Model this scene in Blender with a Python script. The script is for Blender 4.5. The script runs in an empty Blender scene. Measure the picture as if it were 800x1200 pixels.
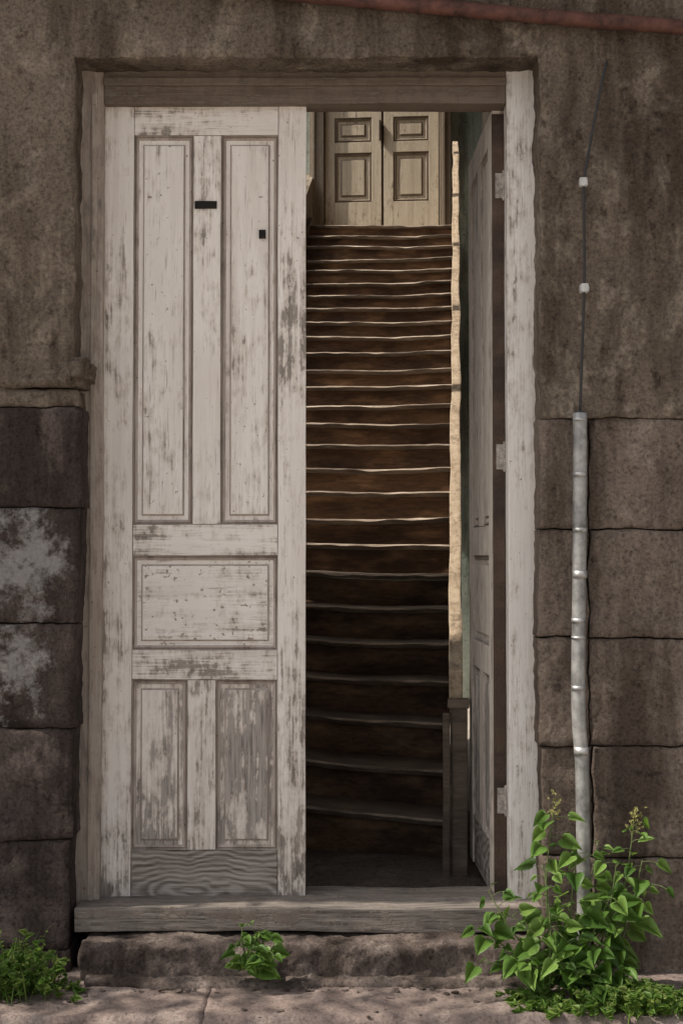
import bpy, bmesh, math, random
from mathutils import Vector, noise, Matrix
random.seed(7)
sc=bpy.context.scene
# ---------------------------------------------------------------- camera
F=1600.0; CY=-4.64; CZ=1.435; T=math.atan(50/1600)
def P(px,py,Y=0.0):
    dx=(px-400)/F; dy=(600-py)/F
    d=Vector((dx, math.cos(T)-dy*math.sin(T), math.sin(T)+dy*math.cos(T)))
    s=(Y-CY)/d.y
    return (d.x*s, CZ+d.z*s)
def PX(px,Y=0.0,py=600): return P(px,py,Y)[0]
def PZ(py,Y=0.0): return P(400,py,Y)[1]
cd=bpy.data.cameras.new("camera"); cam=bpy.data.objects.new("camera",cd); sc.collection.objects.link(cam)
cam.location=(0,CY,CZ); cam.rotation_euler=(math.radians(90)+T,0,0)
cd.sensor_fit='VERTICAL'; cd.sensor_height=36; cd.lens=48; cd.clip_end=1000; cd.clip_start=0.05
sc.camera=cam
sc.view_settings.view_transform='Standard'; sc.view_settings.look='None'; sc.view_settings.exposure=0
# ---------------------------------------------------------------- light
D=Vector((0.62,0.095,-0.78)).normalized()
sl=bpy.data.lights.new("sun",'SUN'); sl.energy=5; sl.angle=math.radians(0.6); sl.color=(1,0.91,0.79)
so=bpy.data.objects.new("sun",sl); sc.collection.objects.link(so); so.location=(-8,-2,10)
so.rotation_euler=D.to_track_quat('-Z','Y').to_euler()
w=bpy.data.worlds.new("World"); sc.world=w; w.use_nodes=True
nt=w.node_tree; bg=nt.nodes['Background']
sky=nt.nodes.new('ShaderNodeTexSky'); sky.sky_type='NISHITA'; sky.sun_disc=False
sky.sun_elevation=math.asin(-D.z); sky.sun_rotation=math.atan2(-D.x,-D.y)
sky.dust_density=6; sky.ozone_density=0.2; sky.air_density=1.0
hs=nt.nodes.new('ShaderNodeHueSaturation'); hs.inputs['Saturation'].default_value=0.30
nt.links.new(sky.outputs[0],hs.inputs['Color']); nt.links.new(hs.outputs[0],bg.inputs['Color'])
bg.inputs['Strength'].default_value=0.15
# ---------------------------------------------------------------- material helpers
class M:
    def __init__(s,name):
        s.m=bpy.data.materials.new(name); s.m.use_nodes=True; s.t=s.m.node_tree
        s.b=s.t.nodes['Principled BSDF']; s.tc=s.t.nodes.new('ShaderNodeTexCoord')
        s.co=s.tc.outputs['Object']
    def n(s,t,**k):
        x=s.t.nodes.new(t)
        for a,v in k.items(): setattr(x,a,v)
        return x
    def l(s,a,b): s.t.links.new(a,b)
    def noise(s,scale=(1,1,1),f=1,detail=6,rough=.6,dist=0.0,off=0):
        detail=min(detail,4)
        mp=s.n('ShaderNodeMapping'); mp.inputs['Scale'].default_value=scale; mp.inputs['Location'].default_value=(off,off*1.3,off*.7)
        s.l(s.co,mp.inputs[0]); x=s.n('ShaderNodeTexNoise'); x.inputs['Scale'].default_value=f
        x.inputs['Detail'].default_value=detail; x.inputs['Roughness'].default_value=rough; x.inputs['Distortion'].default_value=dist
        s.l(mp.outputs[0],x.inputs['Vector']); return x.outputs['Fac']
    def ramp(s,src,stops):
        r=s.n('ShaderNodeValToRGB'); e=r.color_ramp.elements
        while len(e)<len(stops): e.new(.5)
        for i,(p,c) in enumerate(stops):
            e[i].position=p; e[i].color=(c if isinstance(c,tuple) else (c,c,c))+(1,) 
        s.l(src,r.inputs[0]); return r.outputs[0]
    def mix(s,f,a,b,mode='MIX'):
        x=s.n('ShaderNodeMix',data_type='RGBA',blend_type=mode)
        for k,v in ((0,f),(6,a),(7,b)):
            if isinstance(v,(int,float)): x.inputs[k].default_value=v
            elif isinstance(v,tuple): x.inputs[k].default_value=v+(1,)
            else: s.l(v,x.inputs[k])
        return x.outputs[2]
    def math(s,op,a,b=0.0,c=None):
        x=s.n('ShaderNodeMath',operation=op)
        for k,v in ((0,a),(1,b),(2,c)):
            if v is None: continue
            if isinstance(v,(int,float)): x.inputs[k].default_value=v
            else: s.l(v,x.inputs[k])
        return x.outputs[0]
    def sep(s):
        x=s.n('ShaderNodeSeparateXYZ'); s.l(s.co,x.inputs[0]); return x.outputs
    def maprange(s,v,a,b,c,d):
        x=s.n('ShaderNodeMapRange'); s.l(v,x.inputs[0])
        for i,q in enumerate((a,b,c,d)): x.inputs[i+1].default_value=q
        return x.outputs[0]
    def bump(s,h,strength=.5,dist=.01,prev=None):
        x=s.n('ShaderNodeBump'); x.inputs['Strength'].default_value=strength; x.inputs['Distance'].default_value=dist
        s.l(h,x.inputs['Height'])
        if prev is not None: s.l(prev,x.inputs['Normal'])
        s.l(x.outputs[0],s.b.inputs['Normal']); return x.outputs[0]
    def fin(s,col,rough=.85,spec=.25):
        if isinstance(col,tuple): s.b.inputs['Base Color'].default_value=col+(1,)
        else: s.l(col,s.b.inputs['Base Color'])
        if isinstance(rough,(int,float)): s.b.inputs['Roughness'].default_value=rough
        else: s.l(rough,s.b.inputs['Roughness'])
        s.b.inputs['Specular IOR Level'].default_value=spec
        return s.m

def painted(name,axis='z',paint=(.85,.81,.775),wood1=(.12,.10,.085),wood2=(.36,.32,.285),wear=.10,grad=None,dirt=.45,off=0,chips=0.0):
    m=M(name)
    st={'z':(1,1,.045),'x':(.045,1,1),'y':(1,.045,1)}[axis]
    fine=m.noise(st,f=130,detail=5,rough=.65,off=off)
    med=m.noise(st,f=38,detail=6,rough=.6,dist=.4,off=off+3)
    big=m.noise((1,1,.6),f=3.2,detail=7,rough=.65,off=off+7)
    chip=m.noise((1,1,.5),f=26,detail=8,rough=.7,off=off+11)
    a=m.math('MULTIPLY_ADD',fine,.26,m.math('MULTIPLY',med,.24))
    a=m.math('MULTIPLY_ADD',big,.38,a); a=m.math('MULTIPLY_ADD',chip,.32,a)
    a=m.math('SUBTRACT',a,.60-wear*.25)
    if grad:
        z=m.sep()[2]; g=m.maprange(z,grad[0],grad[1],grad[2],grad[3]); a=m.math('ADD',a,g)
    mask=m.ramp(a,[(.085,0.0),(.115,1.0)])
    stain=m.ramp(big,[(.3,(.76,.72,.69)),(.62,(1,1,1))])
    drt=m.ramp(m.noise(st,f=14,detail=8,rough=.7,off=off+21),[(.32,(.66,.61,.57)),(.55,(1,1,1))])
    pc=m.mix(dirt,paint,stain,'MULTIPLY'); pc=m.mix(dirt,pc,drt,'MULTIPLY')
    crack=m.ramp(fine,[(.31,(.46,.40,.36)),(.385,(1,1,1))]); pc=m.mix(.7,pc,crack,'MULTIPLY')
    speck=m.ramp(m.noise((1,1,1),f=60,detail=3,rough=.5,off=off+33),[(.27+chips,(.30,.25,.21)),(.31+chips,(1,1,1))]); pc=m.mix(.85,pc,speck,'MULTIPLY')
    thin=m.ramp(a,[(.02,(1,1,1)),(.09,(.68,.63,.59))]); pc=m.mix(.8,pc,thin,'MULTIPLY')
    wc=m.mix(m.ramp(fine,[(.35,0.0),(.62,1.0)]),wood1,wood2)
    col=m.mix(mask,pc,wc)
    h=m.math('SUBTRACT',m.math('MULTIPLY',fine,.6),m.math('MULTIPLY',mask,.5))
    h=m.math('MULTIPLY_ADD',med,.3,h)
    m.bump(h,.6,.005)
    return m.fin(col,.65,.35)

def stone(name,c1,c2,c3,white=None,bs=.018,off=0,streak=True,stain=.8,fc=.95,cloud=.75):
    m=M(name)
    big=m.noise((1,1,1),f=1.3,detail=8,rough=.6,off=off)
    med=m.noise((1,1,.8),f=4.5,detail=8,rough=.82,dist=.3,off=off+5)
    fine=m.noise((1,1,1),f=85,detail=6,rough=.85,off=off+9)
    c=m.mix(m.ramp(big,[(.36,0.0),(.62,1.0)]),c1,c2)
    c=m.mix(m.math('MULTIPLY',m.ramp(med,[(.50,0.0),(.64,1.0)]),cloud),c,c3)
    c=m.mix(fc,c,m.ramp(fine,[(.32,(.40,.37,.35)),(.48,(1,1,1)),(.66,(1.45,1.42,1.38))]),'MULTIPLY')
    lump=m.noise((1,1,1),f=24,detail=4,rough=.6,off=off+29)
    pit=m.ramp(lump,[(.30,(.38,.35,.33)),(.40,(1,1,1)),(.70,(1.15,1.14,1.12))]); c=m.mix(.8,c,pit,'MULTIPLY')
    if streak:
        s=m.noise((1,1,.16),f=6,detail=8,rough=.7,off=off+17)
        c=m.mix(stain,c,m.ramp(s,[(.38,(.38,.35,.33)),(.55,(1,1,1))]),'MULTIPLY')
    if white:
        wn=m.noise((1,1,1),f=16,detail=10,rough=.8,off=off+2); bn=m.noise((1,1,1),f=4.5,detail=3,off=off+4)
        X,Y,Z=m.sep(); 
        gx=m.maprange(X,white[0],white[1],.05,-.25); gz=m.math('ABSOLUTE',m.math('SUBTRACT',Z,white[2]))
        gz=m.maprange(gz,0.02,white[3],.08,-.20)
        a=m.math('ADD',m.math('MULTIPLY_ADD',bn,.7,m.math('MULTIPLY',wn,1.0)),m.math('ADD',gx,gz))
        k=m.math('MULTIPLY',m.ramp(a,[(.78,0.0),(1.08,1.0)]),.8)
        k=m.math('MULTIPLY',k,m.ramp(lump,[(.34,.3),(.46,1.0)]))
        c=m.mix(k,c,m.mix(fine,(.14,.13,.128),(.56,.545,.54)))
    h=m.math('MULTIPLY_ADD',med,1.0,m.math('MULTIPLY',fine,.5)); h=m.math('MULTIPLY_ADD',lump,.35,h)
    m.bump(h,1.0,bs)
    return m.fin(c,.93,.15)

PAINT_V=painted("painted_wood_vertical",'z',wear=.09,grad=(0.0,1.5,.04,0.0))
PAINT_H=painted("painted_wood_horizontal",'x',wear=.11,grad=(0.0,1.3,.07,0.0),off=4)
PAINT_FIELD=painted("painted_panel_field",'z',off=9,wear=.08)
PAINT_WORN=painted("worn_panel_paint",'z',wear=.46,off=13,wood1=(.15,.13,.12),wood2=(.42,.38,.35))
PAINT_SPECK=painted("chipped_panel_paint",'x',wear=.16,off=17,chips=.05)
MOULD=painted("dirty_moulding",'z',paint=(.53,.475,.44),wear=.20,dirt=.9,off=21)
FRAME_M=painted("frame_paint_shaded",'z',paint=(.47,.41,.36),wear=.18,dirt=.9,off=27)  # left jamb: its shadow tone is put into the paint
FRAME_R=painted("frame_paint_lit",'z',paint=(.84,.82,.80),wear=.14,dirt=.45,off=31)  # right jamb: same frame, sunlit tone put into the paint
HEAD_M=painted("header_paint_shaded",'x',paint=(.19,.15,.12),wear=.18,dirt=.9,off=37,wood2=(.18,.15,.12))  # brown header, with the darkness at the top put into its paint
OLDWOOD_H=painted("grey_weathered_wood",'x',paint=(.32,.29,.27),wear=.45,wood1=(.07,.06,.053),wood2=(.26,.23,.205),dirt=.8,off=41)
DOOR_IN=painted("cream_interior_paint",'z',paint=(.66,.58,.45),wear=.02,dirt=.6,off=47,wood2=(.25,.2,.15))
DOOR_IN_D=painted("cream_interior_paint_dark",'z',paint=(.30,.25,.19),wear=.1,dirt=.8,off=49)  # darker cream for panel outlines and architrave
LEAF_D=painted("open_leaf_paint",'z',paint=(.74,.68,.61),wear=.14,dirt=.7,off=51)  # duller paint for the open leaf
RAILW=painted("handrail_paint",'y',paint=(.56,.46,.34),wear=.20,dirt=.8,off=55,wood2=(.34,.26,.18))

def ringwood():
    m=M("ringed_plank_wood")
    mp=m.n('ShaderNodeMapping'); mp.inputs['Scale'].default_value=(1.5,1,7)
    n3=m.n('ShaderNodeTexNoise'); n3.inputs['Scale'].default_value=4; n3.inputs['Detail'].default_value=3; m.l(m.co,n3.inputs[0])
    add=m.n('ShaderNodeVectorMath',operation='MULTIPLY_ADD'); m.l(n3.outputs['Color'],add.inputs[0]); add.inputs[1].default_value=(.5,.1,.12); m.l(m.co,add.inputs[2])
    m.l(add.outputs[0],mp.inputs[0])
    wv=m.n('ShaderNodeTexWave',wave_type='RINGS',rings_direction='SPHERICAL'); mp.inputs['Location'].default_value=(-.95,0,-.75)
    wv.inputs['Scale'].default_value=2.5; wv.inputs['Distortion'].default_value=1.5; wv.inputs['Detail'].default_value=3; wv.inputs['Detail Scale'].default_value=1.5
    m.l(mp.outputs[0],wv.inputs[0])
    fine=m.noise((.05,1,1),f=120,detail=5); big=m.noise((1,1,1),f=6)
    f=m.math('MULTIPLY_ADD',fine,.8,m.math('MULTIPLY',wv.outputs['Fac'],.26)); f=m.math('MULTIPLY_ADD',big,.4,f)
    c=m.ramp(f,[(.45,(.09,.073,.062)),(.66,(.23,.20,.178)),(.92,(.42,.385,.355))])
    m.bump(f,.7,.006); return m.fin(c,.85,.2)
RING=ringwood()
def brownwood(name,a,b,c,off,patch=.8,rr=(.35,.6)):
    m=M(name)
    g=m.noise((.05,1,1),f=90,detail=6,rough=.7,off=off); md=m.noise((.25,1,1),f=10,detail=6,off=off+3)
    big=m.noise((1,1,2.5),f=2.6,detail=5,off=off+8)
    col=m.mix(m.ramp(g,[(.3,0.0),(.7,1.0)]),a,b); col=m.mix(m.ramp(md,[(.5,0.0),(.75,1.0)]),col,c)
    col=m.mix(patch,col,m.ramp(big,[(rr[0],(.30,.26,.24)),(rr[1],(1,1,1))]),'MULTIPLY')
    m.bump(m.math('MULTIPLY_ADD',md,.6,m.math('MULTIPLY',g,.6)),.7,.008)
    return m.fin(col,.6,.4)
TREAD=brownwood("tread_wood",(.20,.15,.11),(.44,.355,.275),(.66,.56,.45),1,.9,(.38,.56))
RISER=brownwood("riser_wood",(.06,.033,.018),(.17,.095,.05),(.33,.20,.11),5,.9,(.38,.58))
DARKW=brownwood("dark_brown_wood",(.05,.03,.02),(.09,.055,.04),(.12,.08,.06),9)
POSTW=brownwood("newel_wood",(.10,.075,.055),(.18,.14,.105),(.26,.21,.16),19)
PLASTER=stone("facade_plaster",(.125,.10,.08),(.185,.15,.122),(.30,.255,.21),off=1)
BLOCK_R=stone("tuff_block_brown",(.135,.107,.09),(.195,.157,.133),(.27,.225,.19),off=12)
BLOCK_L=stone("tuff_block_dark",(.052,.041,.038),(.088,.07,.065),(.15,.118,.108),off=23)
MORTAR=stone("mortar",(.03,.024,.02),(.05,.04,.034),(.07,.055,.046),off=3)
STEP_M=stone("step_stone",(.13,.105,.094),(.19,.153,.137),(.29,.245,.22),off=31)
PAVE_M=stone("pavement_tuff",(.18,.142,.128),(.24,.19,.172),(.33,.275,.25),off=35,streak=False,bs=.008,fc=.8)
ROAD_M=stone("pale_road_bounce",(.38,.345,.31),(.44,.40,.36),(.48,.44,.39),off=37,streak=False,fc=.4)  # kept pale so the unseen road bounces light onto the facade
FLOOR_M=stone("hall_floor",(.09,.076,.065),(.13,.112,.096),(.19,.165,.145),off=39,streak=False)
INWALL=stone("interior_plaster",(.17,.14,.11),(.22,.185,.145),(.28,.24,.19),off=43,bs=.006,fc=.4)
TEAL=stone("teal_plaster",(.24,.29,.26),(.30,.35,.31),(.36,.38,.34),off=45,bs=.006,fc=.4)
def simple(name,c,r=.6,metal=0.0,nz=.25,f=40):
    m=M(name); a=m.noise((1,1,1),f=f,detail=6,rough=.7)
    k=m.ramp(a,[(.3,tuple(x*(1-nz) for x in c)),(.7,tuple(min(1,x*(1+nz)) for x in c))])
    m.b.inputs['Metallic'].default_value=metal; m.bump(a,.3,.002); return m.fin(k,r,.4)
METAL=simple("galvanised_metal",(.31,.31,.305),.5,.4,.55,14)
CLAMP=simple("clamp_metal",(.42,.42,.42),.45,.6,.5,30)
BLACK=simple("black_void",(.012,.011,.01),.9)
CABLE=simple("black_cable_rubber",(.03,.03,.032),.6)
CLIP=simple("white_plastic_clip",(.5,.5,.5),.5)
RUST=simple("rusty_painted_pipe",(.095,.040,.030),.7,0.0,.7,14)
HINGE=simple("painted_hinge",(.36,.33,.30),.6,.2,.5,60)
# ---------------------------------------------------------------- mesh helpers
def empty(name):
    e=bpy.data.objects.new(name,None); sc.collection.objects.link(e); e.empty_display_size=.2; return e
def obj(name,bm,mats,parent=None,smooth=False):
    me=bpy.data.meshes.new(name); bm.to_mesh(me); bm.free()
    for m in (mats if isinstance(mats,(list,tuple)) else [mats]): me.materials.append(m)
    if smooth:
        for p in me.polygons: p.use_smooth=True
    o=bpy.data.objects.new(name,me); sc.collection.objects.link(o)
    if parent: o.parent=parent
    return o
def addbox(bm,x0,x1,y0,y1,z0,z1,bev=.0025,mi=0,jit=0.0,tf=None):
    b=bmesh.new(); bmesh.ops.create_cube(b,size=1)
    for v in b.verts:
        v.co=Vector(((x0+x1)/2+v.co.x*(x1-x0),(y0+y1)/2+v.co.y*(y1-y0),(z0+z1)/2+v.co.z*(z1-z0)))
    if bev: bmesh.ops.bevel(b,geom=b.edges[:],offset=bev,segments=2,affect='EDGES',profile=.6)
    if jit:
        L=max(x1-x0,y1-y0,z1-z0); n=int(L/.06)
        ax=[x1-x0,y1-y0,z1-z0].index(L)
        lo=[x0,y0,z0][ax]
        for i in range(1,n):
            pn=[0,0,0]; pn[ax]=1; pc=[0,0,0]; pc[ax]=lo+L*i/n
            bmesh.ops.bisect_plane(b,geom=b.verts[:]+b.edges[:]+b.faces[:],plane_co=pc,plane_no=pn)
        for v in b.verts:
            v.co+=noise.noise_vector(v.co*2.3)*jit+noise.noise_vector(v.co*17)*jit*.35
    if tf: 
        for v in b.verts: v.co=tf(v.co)
    for f in b.faces: f.material_index=mi
    me=bpy.data.meshes.new("t"); b.to_mesh(me); b.free(); bm.from_mesh(me); bpy.data.meshes.remove(me)
def box(name,x0,x1,y0,y1,z0,z1,mat,parent=None,bev=.0025,jit=0.0,tf=None):
    bm=bmesh.new(); addbox(bm,x0,x1,y0,y1,z0,z1,bev,0,jit,tf); return obj(name,bm,mat,parent)
def tube(name,pts,r,mat,parent=None,seg=12,rs=None):
    bm=bmesh.new(); rings=[]
    pts=[Vector(p) for p in pts]
    for i,p in enumerate(pts):
        t=(pts[min(i+1,len(pts)-1)]-pts[max(i-1,0)]).normalized()
        a=t.orthogonal().normalized() if abs(t.y)>.9 else t.cross(Vector((0,1,0))).normalized(); b=t.cross(a)
        rr=rs[i] if rs else r
        rings.append([bm.verts.new(p+(a*math.cos(k*2*math.pi/seg)+b*math.sin(k*2*math.pi/seg))*rr) for k in range(seg)])
    for i in range(len(rings)-1):
        for k in range(seg): bm.faces.new((rings[i][k],rings[i][(k+1)%seg],rings[i+1][(k+1)%seg],rings[i+1][k]))
    bm.faces.new(rings[0]); bm.faces.new(rings[-1])
    bmesh.ops.recalc_face_normals(bm,faces=bm.faces)
    return obj(name,bm,mat,parent,True)
def smoothpts(P0,n=6):
    P0=[Vector(p) for p in P0]; out=[]
    for i in range(len(P0)-1):
        a=P0[max(i-1,0)];b=P0[i];c=P0[i+1];d=P0[min(i+2,len(P0)-1)]
        for k in range(n):
            t=k/n; out.append(.5*((2*b)+(c-a)*t+(2*a-5*b+4*c-d)*t*t+(3*b-a-3*c+d)*t**3))
    out.append(P0[-1]); return out
def span(a,b,step,fine=(-1.4,1.4),coarse=.4,edge=.008):
    o=[a,a+edge]; x=a+edge
    while x<b-edge:
        s=step if fine[0]-.1<=x<=fine[1] else coarse
        x+=s
        if x<b-edge-.3*s: o.append(x)
        else: break
    o+= [b-edge,b]; return o
def fbm(v,f): return noise.fractal(v*f,.75,2.0,6)
def sheet(bm,xs,zs,yf,depth,amp=.006,edge=.006,jx=.004,skip=None,freq=5,off=0,mi=0):
    V={}
    faces=[]
    def vert(i,j):
        if (i,j) not in V:
            x,z=xs[i],zs[j]; p=Vector((x+off,off,z))
            V[(i,j)]=bm.verts.new((x,yf+fbm(p,freq)*amp+noise.noise(p*1.1)*amp*1.2,z))
        return V[(i,j)]
    for i in range(len(xs)-1):
        for j in range(len(zs)-1):
            if skip and skip((xs[i]+xs[i+1])/2,(zs[j]+zs[j+1])/2): continue
            faces.append(bm.faces.new((vert(i,j),vert(i+1,j),vert(i+1,j+1),vert(i,j+1))))
    be=list(set(e for f in faces for e in f.edges if len(e.link_faces)==1))
    bv=set(v for e in be for v in e.verts)
    for v in bv:
        p=v.co.copy(); nv=noise.noise_vector(p*9)*jx+noise.noise_vector(p*35)*jx*.6
        v.co+=Vector((nv.x,edge+abs(nv.y),nv.z))
    r=bmesh.ops.extrude_edge_only(bm,edges=be)
    for e in be: e.smooth=False
    for v in [g for g in r['geom'] if isinstance(g,bmesh.types.BMVert)]: v.co.y=yf+depth
def blob(name,c,s,mat,par,amp=.012,sub=4,seed=0):
    bm=bmesh.new(); bmesh.ops.create_cube(bm,size=1)
    bmesh.ops.bevel(bm,geom=bm.edges[:],offset=.22,segments=2,affect='EDGES')
    bmesh.ops.subdivide_edges(bm,edges=bm.edges[:],cuts=sub,use_grid_fill=True)
    for v in bm.verts:
        v.co=Vector((c[0]+v.co.x*s[0],c[1]+v.co.y*s[1],c[2]+v.co.z*s[2]))
        v.co+=noise.noise_vector(v.co*9+Vector((seed,0,0)))*amp+noise.noise_vector(v.co*40)*amp*.35
    return obj(name,bm,mat,par,True)
# ---------------------------------------------------------------- building
bld=empty("stone_building")
XL=PX(85); XR=PX(633); ZT=PZ(68); ZLU=PZ(452); ZRU=PZ(490)
def lines(a,b,step,keys,fine):
    o=[]; ks=sorted(keys+[a,b])
    for p,q in zip(ks[:-1],ks[1:]):
        s=step if (q>fine[0]+1e-6 and p<fine[1]-1e-6) else .45
        n=max(1,round((q-p)/s)); o+=[p+(q-p)*i/n for i in range(n)]
    return o+[b]
e=.012
xs=lines(-7,7,.016,[-1.35,XL-e,XL,XR,XR+e,1.35],(-1.35,1.35))
zs=lines(ZRU,7.2,.016,[ZRU+e,ZLU,ZLU+e,ZT,ZT+e,3.5],(ZRU,3.5))
def skip(x,z): return (XL<x<XR and z<ZT) or (x<XL and z<ZLU)
bm=bmesh.new(); sheet(bm,xs,zs,-.012,.36,.013,.005,.009,skip,3.5)
bmesh.ops.recalc_face_normals(bm,faces=bm.faces)
obj("upper_plaster_wall",bm,PLASTER,bld,True)
# ledge lip on the left: lumpy rounded mortar bead
pts=[]; rs=[]
for i in range(60):
    x=-7+(PX(-40)+7)*i/20 if i<20 else PX(-40)+(PX(84)-PX(-40))*(i-20)/39
    up=.030*max(0,min(1,(x-PX(62))/.05))
    pts.append((x,.010+noise.noise(Vector((x*9,4,2)))*.006-up*.3,PZ(446)+up*.5+noise.noise(Vector((x*6,0,2)))*.008)); rs.append(.022+up*.5+noise.noise(Vector((x*12,7,1)))*.006)
tube("plaster_ledge",pts,.02,PLASTER,bld,16,rs)
blob("plaster_ledge_end",(PX(88),.045,PZ(436)),(.095,.15,.10),PLASTER,bld,.018,5,3)
# unseen eave above the picture, added to shade the upper wall
box("shading_eave",-7.1,7.1,-.36,.0,3.95,4.12,PLASTER,bld,.01)
box("shading_eave_moulding",-7.1,7.1,-.20,-.0,3.82,3.948,PLASTER,bld,.01)
# blocks
WHITE1=stone("tuff_block_whitewash",(.05,.039,.036),(.085,.066,.06),(.13,.10,.09),white=(PX(50),PX(92),PZ(655),.25),off=61)
WHITE2=stone("tuff_block_whitewash_b",(.05,.039,.036),(.085,.066,.06),(.13,.10,.09),white=(PX(44),PX(88),PZ(775),.22),off=71)
def block(x0,x1,z0,z1,mat,i,yf=0,amp=.010,g=.0025,ed=.005):
    bm=bmesh.new()
    xs=span(x0+g,x1-g,.018); zs=span(z0+g,z1-g,.018,(-9,9))
    sheet(bm,xs,zs,yf,.3,amp,ed,.008,None,5,i*3.7)
    bmesh.ops.recalc_face_normals(bm,faces=bm.faces); obj("stone_block",bm,mat,bld,True)
rows=[455,477,595,730,853,985,1112,1160]; k=0
ends=[92,96,93,91,88,84,86]
for a,b_,en in zip(rows[:-1],rows[1:],ends):
    x1=PX(en); k+=1
    z1,z0=PZ(a),PZ(b_)
    mt=BLOCK_L
    if k==3: mt=WHITE1
    if k==4: mt=WHITE2
    if k==1: mt=PLASTER
    first=True
    while x1>-7:
        wd=random.uniform(.5,.8) if not first else .62+.1*(k%2)
        block(x1-wd,x1,z0,z1,mt if first or k!=1 else PLASTER,k+x1,random.uniform(-.006,.006)+(.006 if k==1 else 0)); x1-=wd; first=False
rows=[490,620,747,875,1005,1160]; k=0
for a,b_ in zip(rows[:-1],rows[1:]):
    k+=1; x0=XR-.004+random.uniform(-.007,.004); z1,z0=PZ(a),PZ(b_); first=True
    while x0<7:
        wd=(PX(692)-XR) if first else random.uniform(.7,.95)
        block(x0,x0+wd,z0,z1,BLOCK_R,20+k+x0,random.uniform(-.006,.006),.009,.003,.005); x0+=wd; first=False
box("mortar_backing",-7,XL-.02,.020,.3,-.15,PZ(455),MORTAR,bld,0)
box("mortar_backing_b",XR+.02,7,.020,.3,-.15,PZ(490),MORTAR,bld,0)
box("side_wall",-7,-6.8,.3,10,-.15,7.2,PLASTER,bld,0)
box("side_wall_b",6.8,7,.3,10,-.15,7.2,PLASTER,bld,0)
# ---------------------------------------------------------------- door frame
fr=empty("door_frame")
YF=.13
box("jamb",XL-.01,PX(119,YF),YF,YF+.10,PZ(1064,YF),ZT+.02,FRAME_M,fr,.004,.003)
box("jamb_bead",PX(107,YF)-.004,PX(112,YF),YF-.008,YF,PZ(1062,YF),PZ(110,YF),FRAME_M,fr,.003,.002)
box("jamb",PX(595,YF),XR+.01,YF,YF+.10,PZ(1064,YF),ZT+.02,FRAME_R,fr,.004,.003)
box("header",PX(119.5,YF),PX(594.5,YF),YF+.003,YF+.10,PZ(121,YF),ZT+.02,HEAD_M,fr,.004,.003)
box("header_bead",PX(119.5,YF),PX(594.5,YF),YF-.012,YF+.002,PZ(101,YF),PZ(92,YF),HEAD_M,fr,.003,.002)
# ---------------------------------------------------------------- door leaves
S=(4.64+.17)/F
def panel(bm,x0,x1,z0,z1,mi_field,prof=((0,.001),(.004,.013),(.009,.006),(.016,.013),(.030,.015),(.036,.006),(.040,.005)),nm=3):
    R=[]
    for ins,y in prof:
        R.append([bm.verts.new(c) for c in ((x0+ins,y,z0+ins),(x1-ins,y,z0+ins),(x1-ins,y,z1-ins),(x0+ins,y,z1-ins))])
    for i in range(len(R)-1):
        for k in range(4):
            f=bm.faces.new((R[i][k],R[i][(k+1)%4],R[i+1][(k+1)%4],R[i+1][k])); f.material_index=(2 if (i<nm or i==4) else mi_field)
    f=bm.faces.new(R[-1]); f.material_index=mi_field
def leaf(name,mirror=False,mats=None):
    e_=empty(name)
    bm=bmesh.new()
    def X(p): return (p-118)*S
    def Z(p): return (1060-p)*S
    Wd=X(358); g=.0009
    def bx(a,b,c,d,mi,y0=0.0): addbox(bm,X(a)+g,X(b)-g,y0,.03,Z(d)+g,Z(c)-g,.0022,mi,.002)
    bx(118,155,122,1060,0); bx(325,358,122,1060,0,-.0015)
    bx(155,325,122,158,1); bx(155,325,618,655,1); bx(155,325,765,800,1)
    bx(225,258,158,618,0,.001); bx(220,253,800,997,0,.001); bx(155,325,997,1060,6,.004)
    panel(bm,X(155),X(225),Z(618),Z(158),3); panel(bm,X(258),X(325),Z(618),Z(158),3)
    panel(bm,X(155),X(325),Z(765),Z(655),5)
    panel(bm,X(155),X(220),Z(997),Z(800),4); panel(bm,X(253),X(325),Z(997),Z(800),4)
    addbox(bm,.002,Wd-.002,.0305,.045,.002,Z(124),.002,2)
    if mirror:
        for v in bm.verts: v.co.x=-v.co.x
    bmesh.ops.recalc_face_normals(bm,faces=bm.faces)
    o=obj(name+"_panelling",bm,mats or [PAINT_V,PAINT_H,MOULD,PAINT_FIELD,PAINT_WORN,PAINT_SPECK,RING],e_)
    return e_
L=leaf("wooden_door"); L.location=(PX(118.5,.17),.17,PZ(1060,.17))
def lp(px,py): return ((px-118)*S,(1060-py)*S)
for (a,b,c,d) in ((227,253,236,245),(303,311,270,280)):
    x0,z1=lp(a,c); x1,z0=lp(b,d)
    bm=bmesh.new(); addbox(bm,x0,x1,-.003,.004 if a<250 else .012,z0,z1,.001,0,.003); obj("letter_slot",bm,BLACK,L)
R=leaf("wooden_door",True,[LEAF_D,LEAF_D,MOULD,LEAF_D,PAINT_WORN,LEAF_D,RING])
R.location=(PX(577,.21),.21,PZ(1060,.17)); R.rotation_euler=(0,0,math.radians(-88.8))
box("hinge_edge",-.0,.005,.0,.044,.0,2.80,DARKW,R,.001)
for py in (215,538,942):
    zc=(1060-py)*S
    bm=bmesh.new(); addbox(bm,.0055,.009,.012,.04,zc-.045,zc+.045,.001); 
    addbox(bm,.004,.016,.036,.048,zc-.055,zc+.055,.005)
    for dz in (-.03,0.0,.03): addbox(bm,.008,.0115,.020,.027,zc+dz-.004,zc+dz+.004,.0015)
    obj("hinge",bm,HINGE,R)
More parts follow.
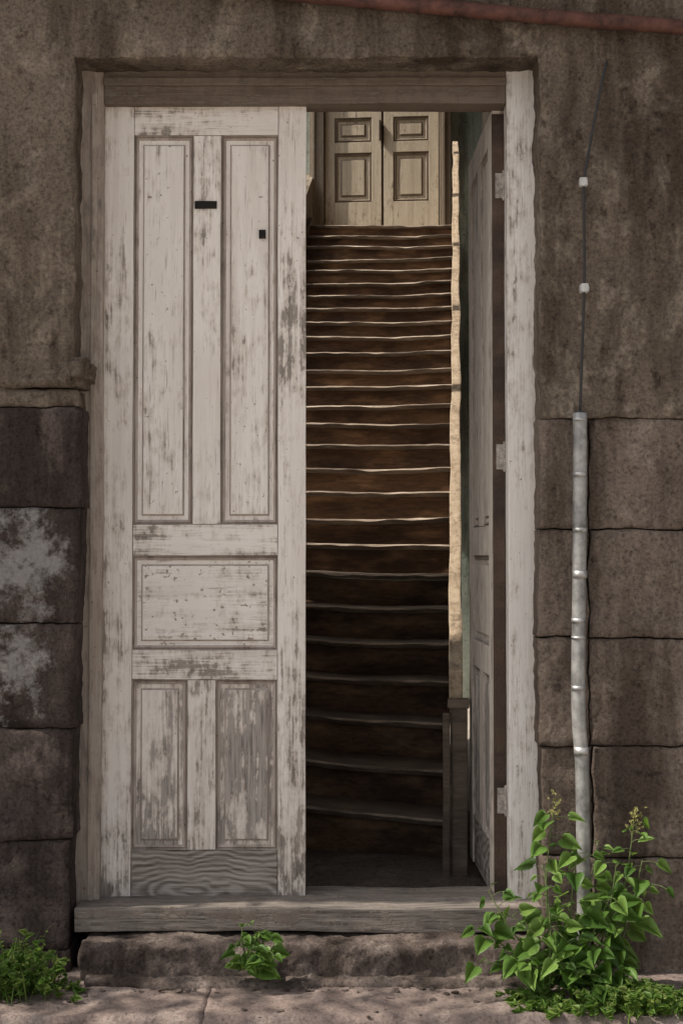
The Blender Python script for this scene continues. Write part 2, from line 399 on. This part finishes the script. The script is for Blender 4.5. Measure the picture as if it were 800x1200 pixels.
# ---------------------------------------------------------------- threshold, step
box("wooden_threshold",PX(90,.03),PX(632,.03),.02,.30,PZ(1092,.02),PZ(1063,.02),OLDWOOD_H,None,.006,.009)
def rough_box(name,x0,x1,y0,y1,z0,z1,mat,amp=.008,res=.03,par=None,bev=.02,fine=None):
    bm=bmesh.new(); nx=max(2,int((x1-x0)/res)); ny=max(2,int((y1-y0)/res)); nz=max(2,int((z1-z0)/res))
    xs=[x0+(x1-x0)*i/nx for i in range(nx+1)]
    if fine:
        xs=lines(x0,x1,res,list(fine),fine); nx=len(xs)-1
    ys=[y0+(y1-y0)*i/ny for i in range(ny+1)]; zs=[z0+(z1-z0)*i/nz for i in range(nz+1)]
    V={}
    def v(i,j,k):
        if (i,j,k) not in V:
            p=Vector((xs[i],ys[j],zs[k])); q=p.copy()
            onf=(j==0); ont=(k==nz)
            if onf and ont: q.y+=bev*.5; q.z-=bev*.4
            d=noise.noise_vector(p*6)*amp+noise.noise_vector(p*22)*amp*.6+noise.noise_vector(p*50)*amp*.35
            V[(i,j,k)]=bm.verts.new(q+d)
        return V[(i,j,k)]
    for i in range(nx):
        for j in range(ny): bm.faces.new((v(i,j,nz),v(i+1,j,nz),v(i+1,j+1,nz),v(i,j+1,nz)))
        for k in range(nz): bm.faces.new((v(i,0,k),v(i+1,0,k),v(i+1,0,k+1),v(i,0,k+1)))
    for s_ in (0,nx):
        for j in range(ny):
            for k in range(nz): bm.faces.new((v(s_,j,k),v(s_,j+1,k),v(s_,j+1,k+1),v(s_,j,k+1)))
    bmesh.ops.recalc_face_normals(bm,faces=bm.faces)
    return obj(name,bm,mat,par,True)
stp=empty("stone_step")
rough_box("step_block",PX(98,-.1),PX(640,-.1),-.10,.30,-.02,PZ(1107,-.1),STEP_M,.014,.013,par=stp,bev=.012)
PT=.03
rough_box("step_footing",PX(104,-.15),PX(660,-.15),-.165,-.08,-.02,PT+.020,STEP_M,.013,.011,par=stp,bev=.012)
pv=empty("pavement")
slabs=[-7,-5.6,-4.2,-2.9,-1.62,-.42,.88,2.2,3.6,5.2,7]
for a,b in zip(slabs[:-1],slabs[1:]):
    rough_box("paving_slab",a+.001,b-.001,-.455+random.uniform(-.006,.006),.05,-.13,PT+random.uniform(-.002,.002),PAVE_M,.008,.02 if -2<a<1.5 else .1,par=pv,bev=.03)
bm=bmesh.new(); bmesh.ops.create_grid(bm,x_segments=1,y_segments=1,size=300)
for v in bm.verts: v.co.z=-.10
obj("road",bm,ROAD_M)
box("hall_floor",-1.3,1.3,.28,2.2,-.05,.16,FLOOR_M,bld,.0)
# ---------------------------------------------------------------- staircase
st=empty("wooden_staircase")
RI=.1675; GO=.291; N=27; WST=1.4
CA,SA=.9964,.0848
def SV(p):  # stair frame -> world
    return Vector((.45+p.x*CA+p.y*SA, 1.11-p.x*SA+p.y*CA, p.z))
bt=bmesh.new(); br=bmesh.new()
def nose(n,u):
    ex=max(0,1-n/8); k=noise.noise(Vector((u*2.2,n*5.1,1)))*.012+noise.noise(Vector((u*11,n*3.1,4)))*.006
    y=GO*n - u*.16*ex + k + .010*math.exp(-((u+.55)/.35)**2)
    z=.32+RI*n - (u+.0)*.060*ex - .012*math.exp(-((u+.45)/.3)**2)+noise.noise(Vector((u*1.3,n*2.7,9)))*.010+noise.noise(Vector((u*14,n*3.7,9)))*.003
    return y,z
for n in range(N):
    prev=None; prevr=None; SEG=44
    dep=GO+.06 if n<N-1 else 1.4
    y_shift=random.uniform(-.008,.008); tl=random.uniform(-.016,.016)
    for i in range(SEG+1):
        u=-WST+WST*i/SEG; y,z=nose(n,u); y+=y_shift; z+=tl*u
        ch=.010+.010*noise.noise(Vector((u*7,n*9.1,3)))
        prof=[(y+dep,z),(y+.06,z+.000),(y+ch*1.3,z-.001),(y+ch*.45,z-ch*.45),(y,z-ch),(y+.004,z-.027),(y+.012,z-.030),(y+dep,z-.031)]
        cur=[bt.verts.new(SV(Vector((u,a,b)))) for a,b in prof]
        if prev:
            for k in range(len(cur)-1): bt.faces.new((prev[k],cur[k],cur[k+1],prev[k+1])).material_index=(1 if (k>=4 or (k<=1 and n<7)) else 0)  # lower tread tops and nose fronts: shade put into darker wood colour
        else: bt.faces.new(cur)
        prev=cur
        curr=[br.verts.new(SV(Vector((u,y+.034,b)))) for b in (z-.031,z-.1,z-RI-.03)]
        if prevr:
            for k in range(2): br.faces.new((prevr[k],curr[k],curr[k+1],prevr[k+1]))
        prevr=curr
    bt.faces.new(prev)
bmesh.ops.recalc_face_normals(bt,faces=bt.faces); bmesh.ops.recalc_face_normals(br,faces=br.faces)
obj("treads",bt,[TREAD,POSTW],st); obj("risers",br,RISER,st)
slope=RI/GO
def slanted(name,u0,u1,v0,v1,h0,h1,mat,par,jit=0.0):
    bm=bmesh.new(); addbox(bm,u0,u1,v0,v1,h0,h1,.004,0,jit,lambda c:SV(Vector((c.x,c.y,.32+c.z+c.y*slope)))); return obj(name,bm,mat,par)
slanted("stringer",.002,.045,-.05,7.7,-.30,.05,POSTW,st)
slanted("stringer_b",-WST-.045,-WST-.002,-.05,7.7,-.30,.05,DARKW,st)
slanted("handrail",.002,.056,-.22,7.75,.66,.77,RAILW,st,.009)
slanted("lower_rail",.02,.045,-.2,7.75,.30,.38,RAILW,st,.004)
for i in range(20):
    v=.15+i*.39; z0=.32+v*slope
    bm=bmesh.new(); addbox(bm,.018,.05,v,v+.035,z0-.02,z0+.67,.003,0,.003,lambda c:SV(c)); obj("baluster",bm,RAILW,st)
bm=bmesh.new(); addbox(bm,.012,.075,-.27,-.20,.155,.84,.006,0,.004,lambda c:SV(c)); addbox(bm,-.004,.083,-.28,-.19,.82,.855,.006,0,.002,lambda c:SV(c)); obj("newel_post",bm,POSTW,st)
bm=bmesh.new(); addbox(bm,-.024,.004,-.30,-.26,.155,.80,.004,0,.006,lambda c:SV(c)); obj("leaning_batten",bm,POSTW,st)
# stairwell shell
def sbox(name,u0,u1,v0,v1,z0,z1,mat,par=bld): 
    bm=bmesh.new(); addbox(bm,u0,u1,v0,v1,z0,z1,0,0,0,lambda c:SV(c)); return obj(name,bm,mat,par)
sbox("stairwell_right_wall",.30,.50,-.7,8.45,-.1,8.6,INWALL)
sbox("stairwell_back_wall",-1.65,.298,8.35,8.55,-.1,8.6,TEAL)
slanted("stairwell_left_parapet",-1.65,-1.45,1.6,8.34,-1.2,.30,INWALL,bld)
slanted("stairwell_left_sun_screen",-1.649,-1.451,-.69,1.6,-1.2,2.35,INWALL,bld)  # unseen wall, height set to shade the lower steps but leave the rail sunlit
slanted("stairwell_roof",-1.8,.298,-.9,8.6,3.4,3.5,INWALL,bld)
for v in (-.6,1.9,3.1,4.35,5.6,6.9): 
    z0=.32+v*slope
    sbox("roof_post",-1.6,-1.5,v,v+.07,z0,z0+3.45,DARKW)
box("hall_left_wall",-1.3,-1.15,.3,.42,-.1,4.2,INWALL,bld,0)
box("hall_right_wall",1.0,1.15,.3,1.2,-.1,4.2,INWALL,bld,0)
# ---------------------------------------------------------------- interior double door
idd=empty("panelled_double_door")
bm=bmesh.new()
U0,U1=-1.33,-.15; mid=(U0+U1)/2+.01; Z0=4.672
def ileaf(a,b):
    sw=.10; v0=8.30
    tf=lambda c:SV(c)
    addbox(bm,a,a+sw,v0,v0+.03,Z0,6.9,.003,0,0,tf); addbox(bm,b-sw,b,v0,v0+.03,Z0,6.9,.003,0,0,tf)
    hs_=[(Z0,5.10),(5.62,5.73),(5.99,6.08),(6.8,6.9)]
    for c,d in hs_: addbox(bm,a+sw+.001,b-sw-.001,v0,v0+.03,c,d,.003,0,0,tf)
    for c,d in ((5.10,5.62),(5.73,5.99),(6.08,6.8)):
        b2=bmesh.new(); panel(b2,a+sw,b-sw,c,d,0,((0,.001),(.012,.016),(.02,.004),(.035,.02),(.06,.022),(.08,.008)),3)
        for v in b2.verts: v.co=SV(Vector((v.co.x,v.co.y+v0,v.co.z)))
        for f in b2.faces: f.material_index=1 if f.material_index==2 else 0
        me=bpy.data.meshes.new("t"); b2.to_mesh(me); b2.free(); bm.from_mesh(me)
ileaf(U0,mid-.012); ileaf(mid+.012,U1)
bmesh.ops.recalc_face_normals(bm,faces=bm.faces)
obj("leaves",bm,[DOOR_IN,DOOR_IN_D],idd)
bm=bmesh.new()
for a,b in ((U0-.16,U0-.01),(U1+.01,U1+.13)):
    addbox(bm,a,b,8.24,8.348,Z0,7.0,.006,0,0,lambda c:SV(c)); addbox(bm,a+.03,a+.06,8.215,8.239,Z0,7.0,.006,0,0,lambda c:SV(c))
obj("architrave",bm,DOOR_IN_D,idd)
bm=bmesh.new(); addbox(bm,mid-.012,mid+.012,8.31,8.33,Z0,6.9,.002,0,0,lambda c:SV(c)); addbox(bm,mid-.035,mid-.015,8.26,8.298,5.74,5.95,.005,0,0,lambda c:SV(c)); obj("bolt",bm,DARKW,idd)
# ---------------------------------------------------------------- services
tube("rusty_pipe",smoothpts([(-1.2,-.06,PZ(-40)),(PX(270),-.055,PZ(-7)),(PX(500),-.05,PZ(14)),(PX(640),-.055,PZ(27)),(PX(800),-.06,PZ(40)),(PX(1000),-.06,PZ(57)),(6.5,-.06,PZ(95))]),.025,RUST,None,20)
cb=empty("electric_cable")
Y=-.035
def q(px,py,y=Y): x,z=P(px,py,y); return (x,y,z)
tube("wire",smoothpts([q(712,66,-.0),q(706,90),q(697,135),q(688,185),q(684,215),q(684,280),q(684,338),q(682,400),q(679,484)]),.0048,CABLE,cb,8)
for px,py in ((682.5,214),(684,338)):
    x,z=P(px,py,-.03); b2=bmesh.new(); addbox(b2,x-.013,x+.013,-.048,-.0,z-.015,z+.015,.005); addbox(b2,x+.011,x+.018,-.03,0,z-.009,z+.009,.003); obj("clip",b2,CLIP,cb)
cn=empty("metal_conduit")
Y=-.04
tube("pipe",smoothpts([q(679,484),q(679,560),q(678,680),q(677,800),q(678,850),q(681,888),q(682,930),q(683,1010),q(684,1120)],5),.0235,METAL,cn,20)
tube("pipe_liner",smoothpts([q(679,482),q(679,500)]),.019,CABLE,cn,12)
for py,h in ((492,.004),(556,.007),(621,.007),(673,.012),(727,.007),(747,.004),(806,.007),(880,.014)):
    px=679 if py<700 else (677.5 if py<850 else 680.5)
    x,z=P(px,py,Y); tube("clamp",[(x,Y,z-h),(x,Y,z+h)],.0248,CLAMP,cn,20)
# ---------------------------------------------------------------- plants
def leafmat(name,c1,c2,c3):
    m=M(name); oi=m.n('ShaderNodeNewGeometry'); r=m.ramp(oi.outputs['Random Per Island'],[(0,c1),(.5,c2),(1,c3)])
    n_=m.noise((1,1,1),f=30,detail=4); col=m.mix(.5,r,m.ramp(n_,[(.3,(.6,.62,.5)),(.7,(1.2,1.2,1))]),'MULTIPLY')
    m.fin(col,.45,.4); tr=m.n('ShaderNodeBsdfTranslucent'); m.l(m.mix(.4,col,(.30,.5,.05)),tr.inputs[0])
    mx=m.n('ShaderNodeMixShader'); mx.inputs[0].default_value=.4
    m.l(m.b.outputs[0],mx.inputs[1]); m.l(tr.outputs[0],mx.inputs[2]); m.l(mx.outputs[0],m.t.nodes['Material Output'].inputs[0]); return m.m
LEAF=leafmat("green_leaf",(.06,.13,.03),(.13,.25,.05),(.24,.38,.10))
GRASS=leafmat("grass_blade",(.08,.16,.03),(.13,.24,.045),(.24,.30,.09))
TREEL=leafmat("tree_leaf",(.03,.08,.015),(.05,.11,.02),(.07,.14,.03))
STEM=simple("green_stem",(.11,.15,.05),.6)
BUD=simple("flower_buds",(.20,.19,.06),.7)
HEART=[(0,0),(.22,-.10),(.42,.0),(.5,.2),(.44,.42),(.28,.68),(.1,.9),(0,1.05)]
def add_leaf(bm,p,direc,size,mi=0,fold=.25,droop=.25,normal=None):
    d=Vector(direc).normalized(); up=Vector(normal) if normal else Vector((random.uniform(-.9,.3),-.6+random.uniform(-.6,.5),.9))
    s=d.cross(up)
    if s.length<.05: s=d.cross(Vector((1,0,0)))
    s.normalize(); up=s.cross(d).normalized()
    wd=random.uniform(.75,1.05); droop*=random.uniform(.4,2.2); fold*=random.uniform(.2,1.8); tw=random.uniform(-.12,.12)
    mids=[]; Ls=[]; Rs=[]
    for (a,b) in HEART:
        dz=-droop*b*b; sd=s*tw*b*b
        mids.append(bm.verts.new(p+(d*max(b,0)+up*dz+sd)*size))
        if 0<a: 
            w_=a*wd; zz=dz+fold*a+random.uniform(-.03,.03)
            Ls.append(bm.verts.new(p+(d*b-s*w_+up*zz+sd)*size)); Rs.append(bm.verts.new(p+(d*b+s*w_+up*(zz+random.uniform(-.03,.03))+sd)*size))
        else: Ls.append(None); Rs.append(None)
    fs=[]
    for i in range(len(HEART)-1):
        for side in (Ls,Rs):
            vs=[mids[i],mids[i+1],side[i+1],side[i]]; vs=[v for v in vs if v is not None]
            if len(vs)>=3: fs.append(bm.faces.new(vs))
    for f in fs: f.material_index=mi; f.smooth=True
def stemtube(bm,pts,r0,r1,mi,seg=6):
    rings=[]
    for i,p in enumerate(pts):
        t=(pts[min(i+1,len(pts)-1)]-pts[max(i-1,0)]).normalized(); a=t.orthogonal().normalized(); b=t.cross(a); r=r0+(r1-r0)*i/(len(pts)-1)
        rings.append([bm.verts.new(p+(a*math.cos(k*6.283/seg)+b*math.sin(k*6.283/seg))*r) for k in range(seg)])
    for i in range(len(rings)-1):
        for k in range(seg):
            f=bm.faces.new((rings[i][k],rings[i][(k+1)%seg],rings[i+1][(k+1)%seg],rings[i+1][k])); f.material_index=mi; f.smooth=True
def shoot(bm,base,tip,nl,ls,bud=False,bend=.06):
    base=Vector(base); tip=Vector(tip); m_=(base+tip)/2+Vector((random.uniform(-bend,bend),random.uniform(-bend,.02),bend*.5))
    pts=smoothpts([base,m_,tip],6); stemtube(bm,pts,.0042,.0014,1)
    for i in range(nl):
        t=.20+.78*i/max(1,nl-1); j=t*(len(pts)-1); a=int(min(j,len(pts)-2)); p=pts[a].lerp(pts[a+1],j-a)
        ang=i*2.4+random.uniform(-.6,.6)
        dr=Vector((math.cos(ang),math.sin(ang)*.8-.25,random.uniform(-.2,.5))).normalized()
        pet=ls*random.uniform(.35,.9); p2=p+dr*pet; stemtube(bm,[p,p.lerp(p2,.5)+Vector((0,0,.004)),p2],.0014,.001,1,4)
        sz=ls*random.uniform(.45,1.35)*(1-.5*max(0,t-.5)); add_leaf(bm,p2,(dr.x+random.uniform(-.3,.3),dr.y,dr.z-random.uniform(0,.8)),sz)
    if bud:
        d=(pts[-1]-pts[-2]).normalized()
        for k in range(34):
            q_=pts[-1]+d*random.uniform(-.03,.05)+Vector((random.gauss(0,.014),random.gauss(0,.012),random.gauss(0,.01)))
            add_leaf(bm,q_,(random.uniform(-1,1),random.uniform(-1,1),1),.011,2)
bm=bmesh.new()
def W(px,py,y): x,z=P(px,py,y); return Vector((x,y,z))
roots=[W(660,1155,-.22),W(680,1152,-.2),W(645,1158,-.24),W(700,1154,-.2)]
tips=[(648,950,-.16,1),(742,966,-.18,1),(765,1035,-.2,0),(700,988,-.12,0),(676,998,-.2,0),(636,1012,-.2,0),(745,1075,-.24,0),(715,1050,-.26,0),(660,1060,-.26,0),(645,1085,-.28,0),(572,1044,-.2,0),(560,1085,-.24,0),(592,1068,-.26,0),(600,1120,-.3,0),(625,1135,-.32,0),(700,1110,-.3,0),(735,1135,-.3,0),(565,1128,-.26,0),(722,1010,-.22,0),(680,1140,-.34,0),(655,1125,-.33,0),(752,1008,-.2,0)]
for (x,y,d,b) in tips:
    r=random.choice(roots if x>620 else roots[:1]+roots[2:3]); tp=W(x,y,d); ln=(tp-r).length
    shoot(bm,r+Vector((random.uniform(-.04,.04),random.uniform(-.04,.04),0)),tp,max(8,int(ln/.030)),.064,bool(b),.04)
obj("heart_leaved_shrub",bm,[LEAF,STEM,BUD])
bm=bmesh.new()
r=W(296,1140,-.175)
for (x,y) in ((297,1088),(283,1097),(312,1096),(275,1118),(320,1118),(297,1108),(303,1130),(288,1125)):
    shoot(bm,r,W(x,y,-.19+random.uniform(-.04,.02)),7,.047,False,.015)
obj("weed_plant",bm,[LEAF,STEM,BUD])
def grass(name,cx,w_,yc,n,h,leafy=.5):
    bm=bmesh.new()
    for i in range(n):
        x=random.gauss(cx,w_); y=yc+random.gauss(0,.05); y=min(y,-.02); 
        hh=h*random.uniform(.3,1)*math.exp(-((x-cx)/(w_*2))**2); a=random.uniform(0,6.28); ln=random.uniform(.1,.6)
        p=Vector((x,y,PT-.008)); tip=p+Vector((math.cos(a)*ln*hh,math.sin(a)*ln*hh,hh)); md=(p+tip)/2+Vector((0,0,hh*.15))
        if random.random()<leafy:
            stemtube(bm,[p,md,tip],.001,.0006,1,4)
            for k in range(7):
                t=.25+.1*k; q_=p.lerp(md,t*2) if t<.5 else md.lerp(tip,t*2-1)
                add_leaf(bm,q_,(random.uniform(-1,1),random.uniform(-1,1),.4),random.uniform(.010,.028),0)
        else:
            s=Vector((-math.sin(a),math.cos(a),0))*random.uniform(.001,.0025)
            v=[bm.verts.new(c) for c in (p-s,p+s,md+s*.8,md-s*.8,tip)]
            bm.faces.new((v[0],v[1],v[2],v[3])); bm.faces.new((v[3],v[2],v[4]))
    return obj(name,bm,[GRASS,STEM])
grass("grass",PX(12,-.25),.09,-.22,300,.20,.55)
grass("grass",PX(725,-.3),.12,-.36,430,.10,.6)
grass("grass",PX(625,-.3),.05,-.32,90,.05,.6)
# loose debris
bm=bmesh.new()
for i in range(230):
    x=random.uniform(-1.4,1.4); y=random.choice([random.uniform(-.45,-.17),random.uniform(-.22,-.17),random.uniform(-.20,-.17)]); s=random.choice([random.uniform(.001,.005),random.uniform(.001,.005),random.uniform(.001,.005),random.uniform(.006,.012)])
    b2=bmesh.ops.create_icosphere(bm,subdivisions=1,radius=s,matrix=Matrix.Translation((x,y,PT+s*.2))@Matrix.Diagonal((1.3,1,.5,1)))
    for v in b2['verts']: v.co+=noise.noise_vector(v.co*90)*s*.6
obj("gravel",bm,STEP_M)
# ---------------------------------------------------------------- tree (left of the door, outside the picture)
tr=empty("street_tree"); bm=bmesh.new()
base=Vector((-4.3,-1.9,-.11)); top=base+Vector((.3,.4,3.2))
stemtube(bm,smoothpts([base,base+Vector((.05,.1,1.6)),top],5),.14,.08,0,12)
tips_=[]
for i in range(14):
    a=i*2.4; e2=top+Vector((math.cos(a)*random.uniform(.6,1.3),math.sin(a)*random.uniform(.6,1.2)+.2,random.uniform(.5,2.2)))
    stemtube(bm,smoothpts([top-Vector((0,0,random.uniform(0,.6))),(top+e2)/2+Vector((0,0,.15)),e2],4),.045,.012,0,6); tips_.append(e2)
obj("trunk",bm,DARKW,tr)
bm=bmesh.new()
for i in range(2600):
    c=random.choice(tips_); p=c+Vector((random.gauss(0,.33),random.gauss(0,.33),random.gauss(0,.28)))
    a=random.uniform(0,6.28); d=Vector((math.cos(a),math.sin(a),random.uniform(-.6,.3))); s=d.cross(Vector((0,0,1))).normalized(); L_=random.uniform(.05,.1)
    v=[bm.verts.new(q_) for q_ in (p,p+d*L_*.5+s*L_*.35,p+d*L_,p+d*L_*.5-s*L_*.35)]; bm.faces.new(v)
obj("crown",bm,TREEL,tr)
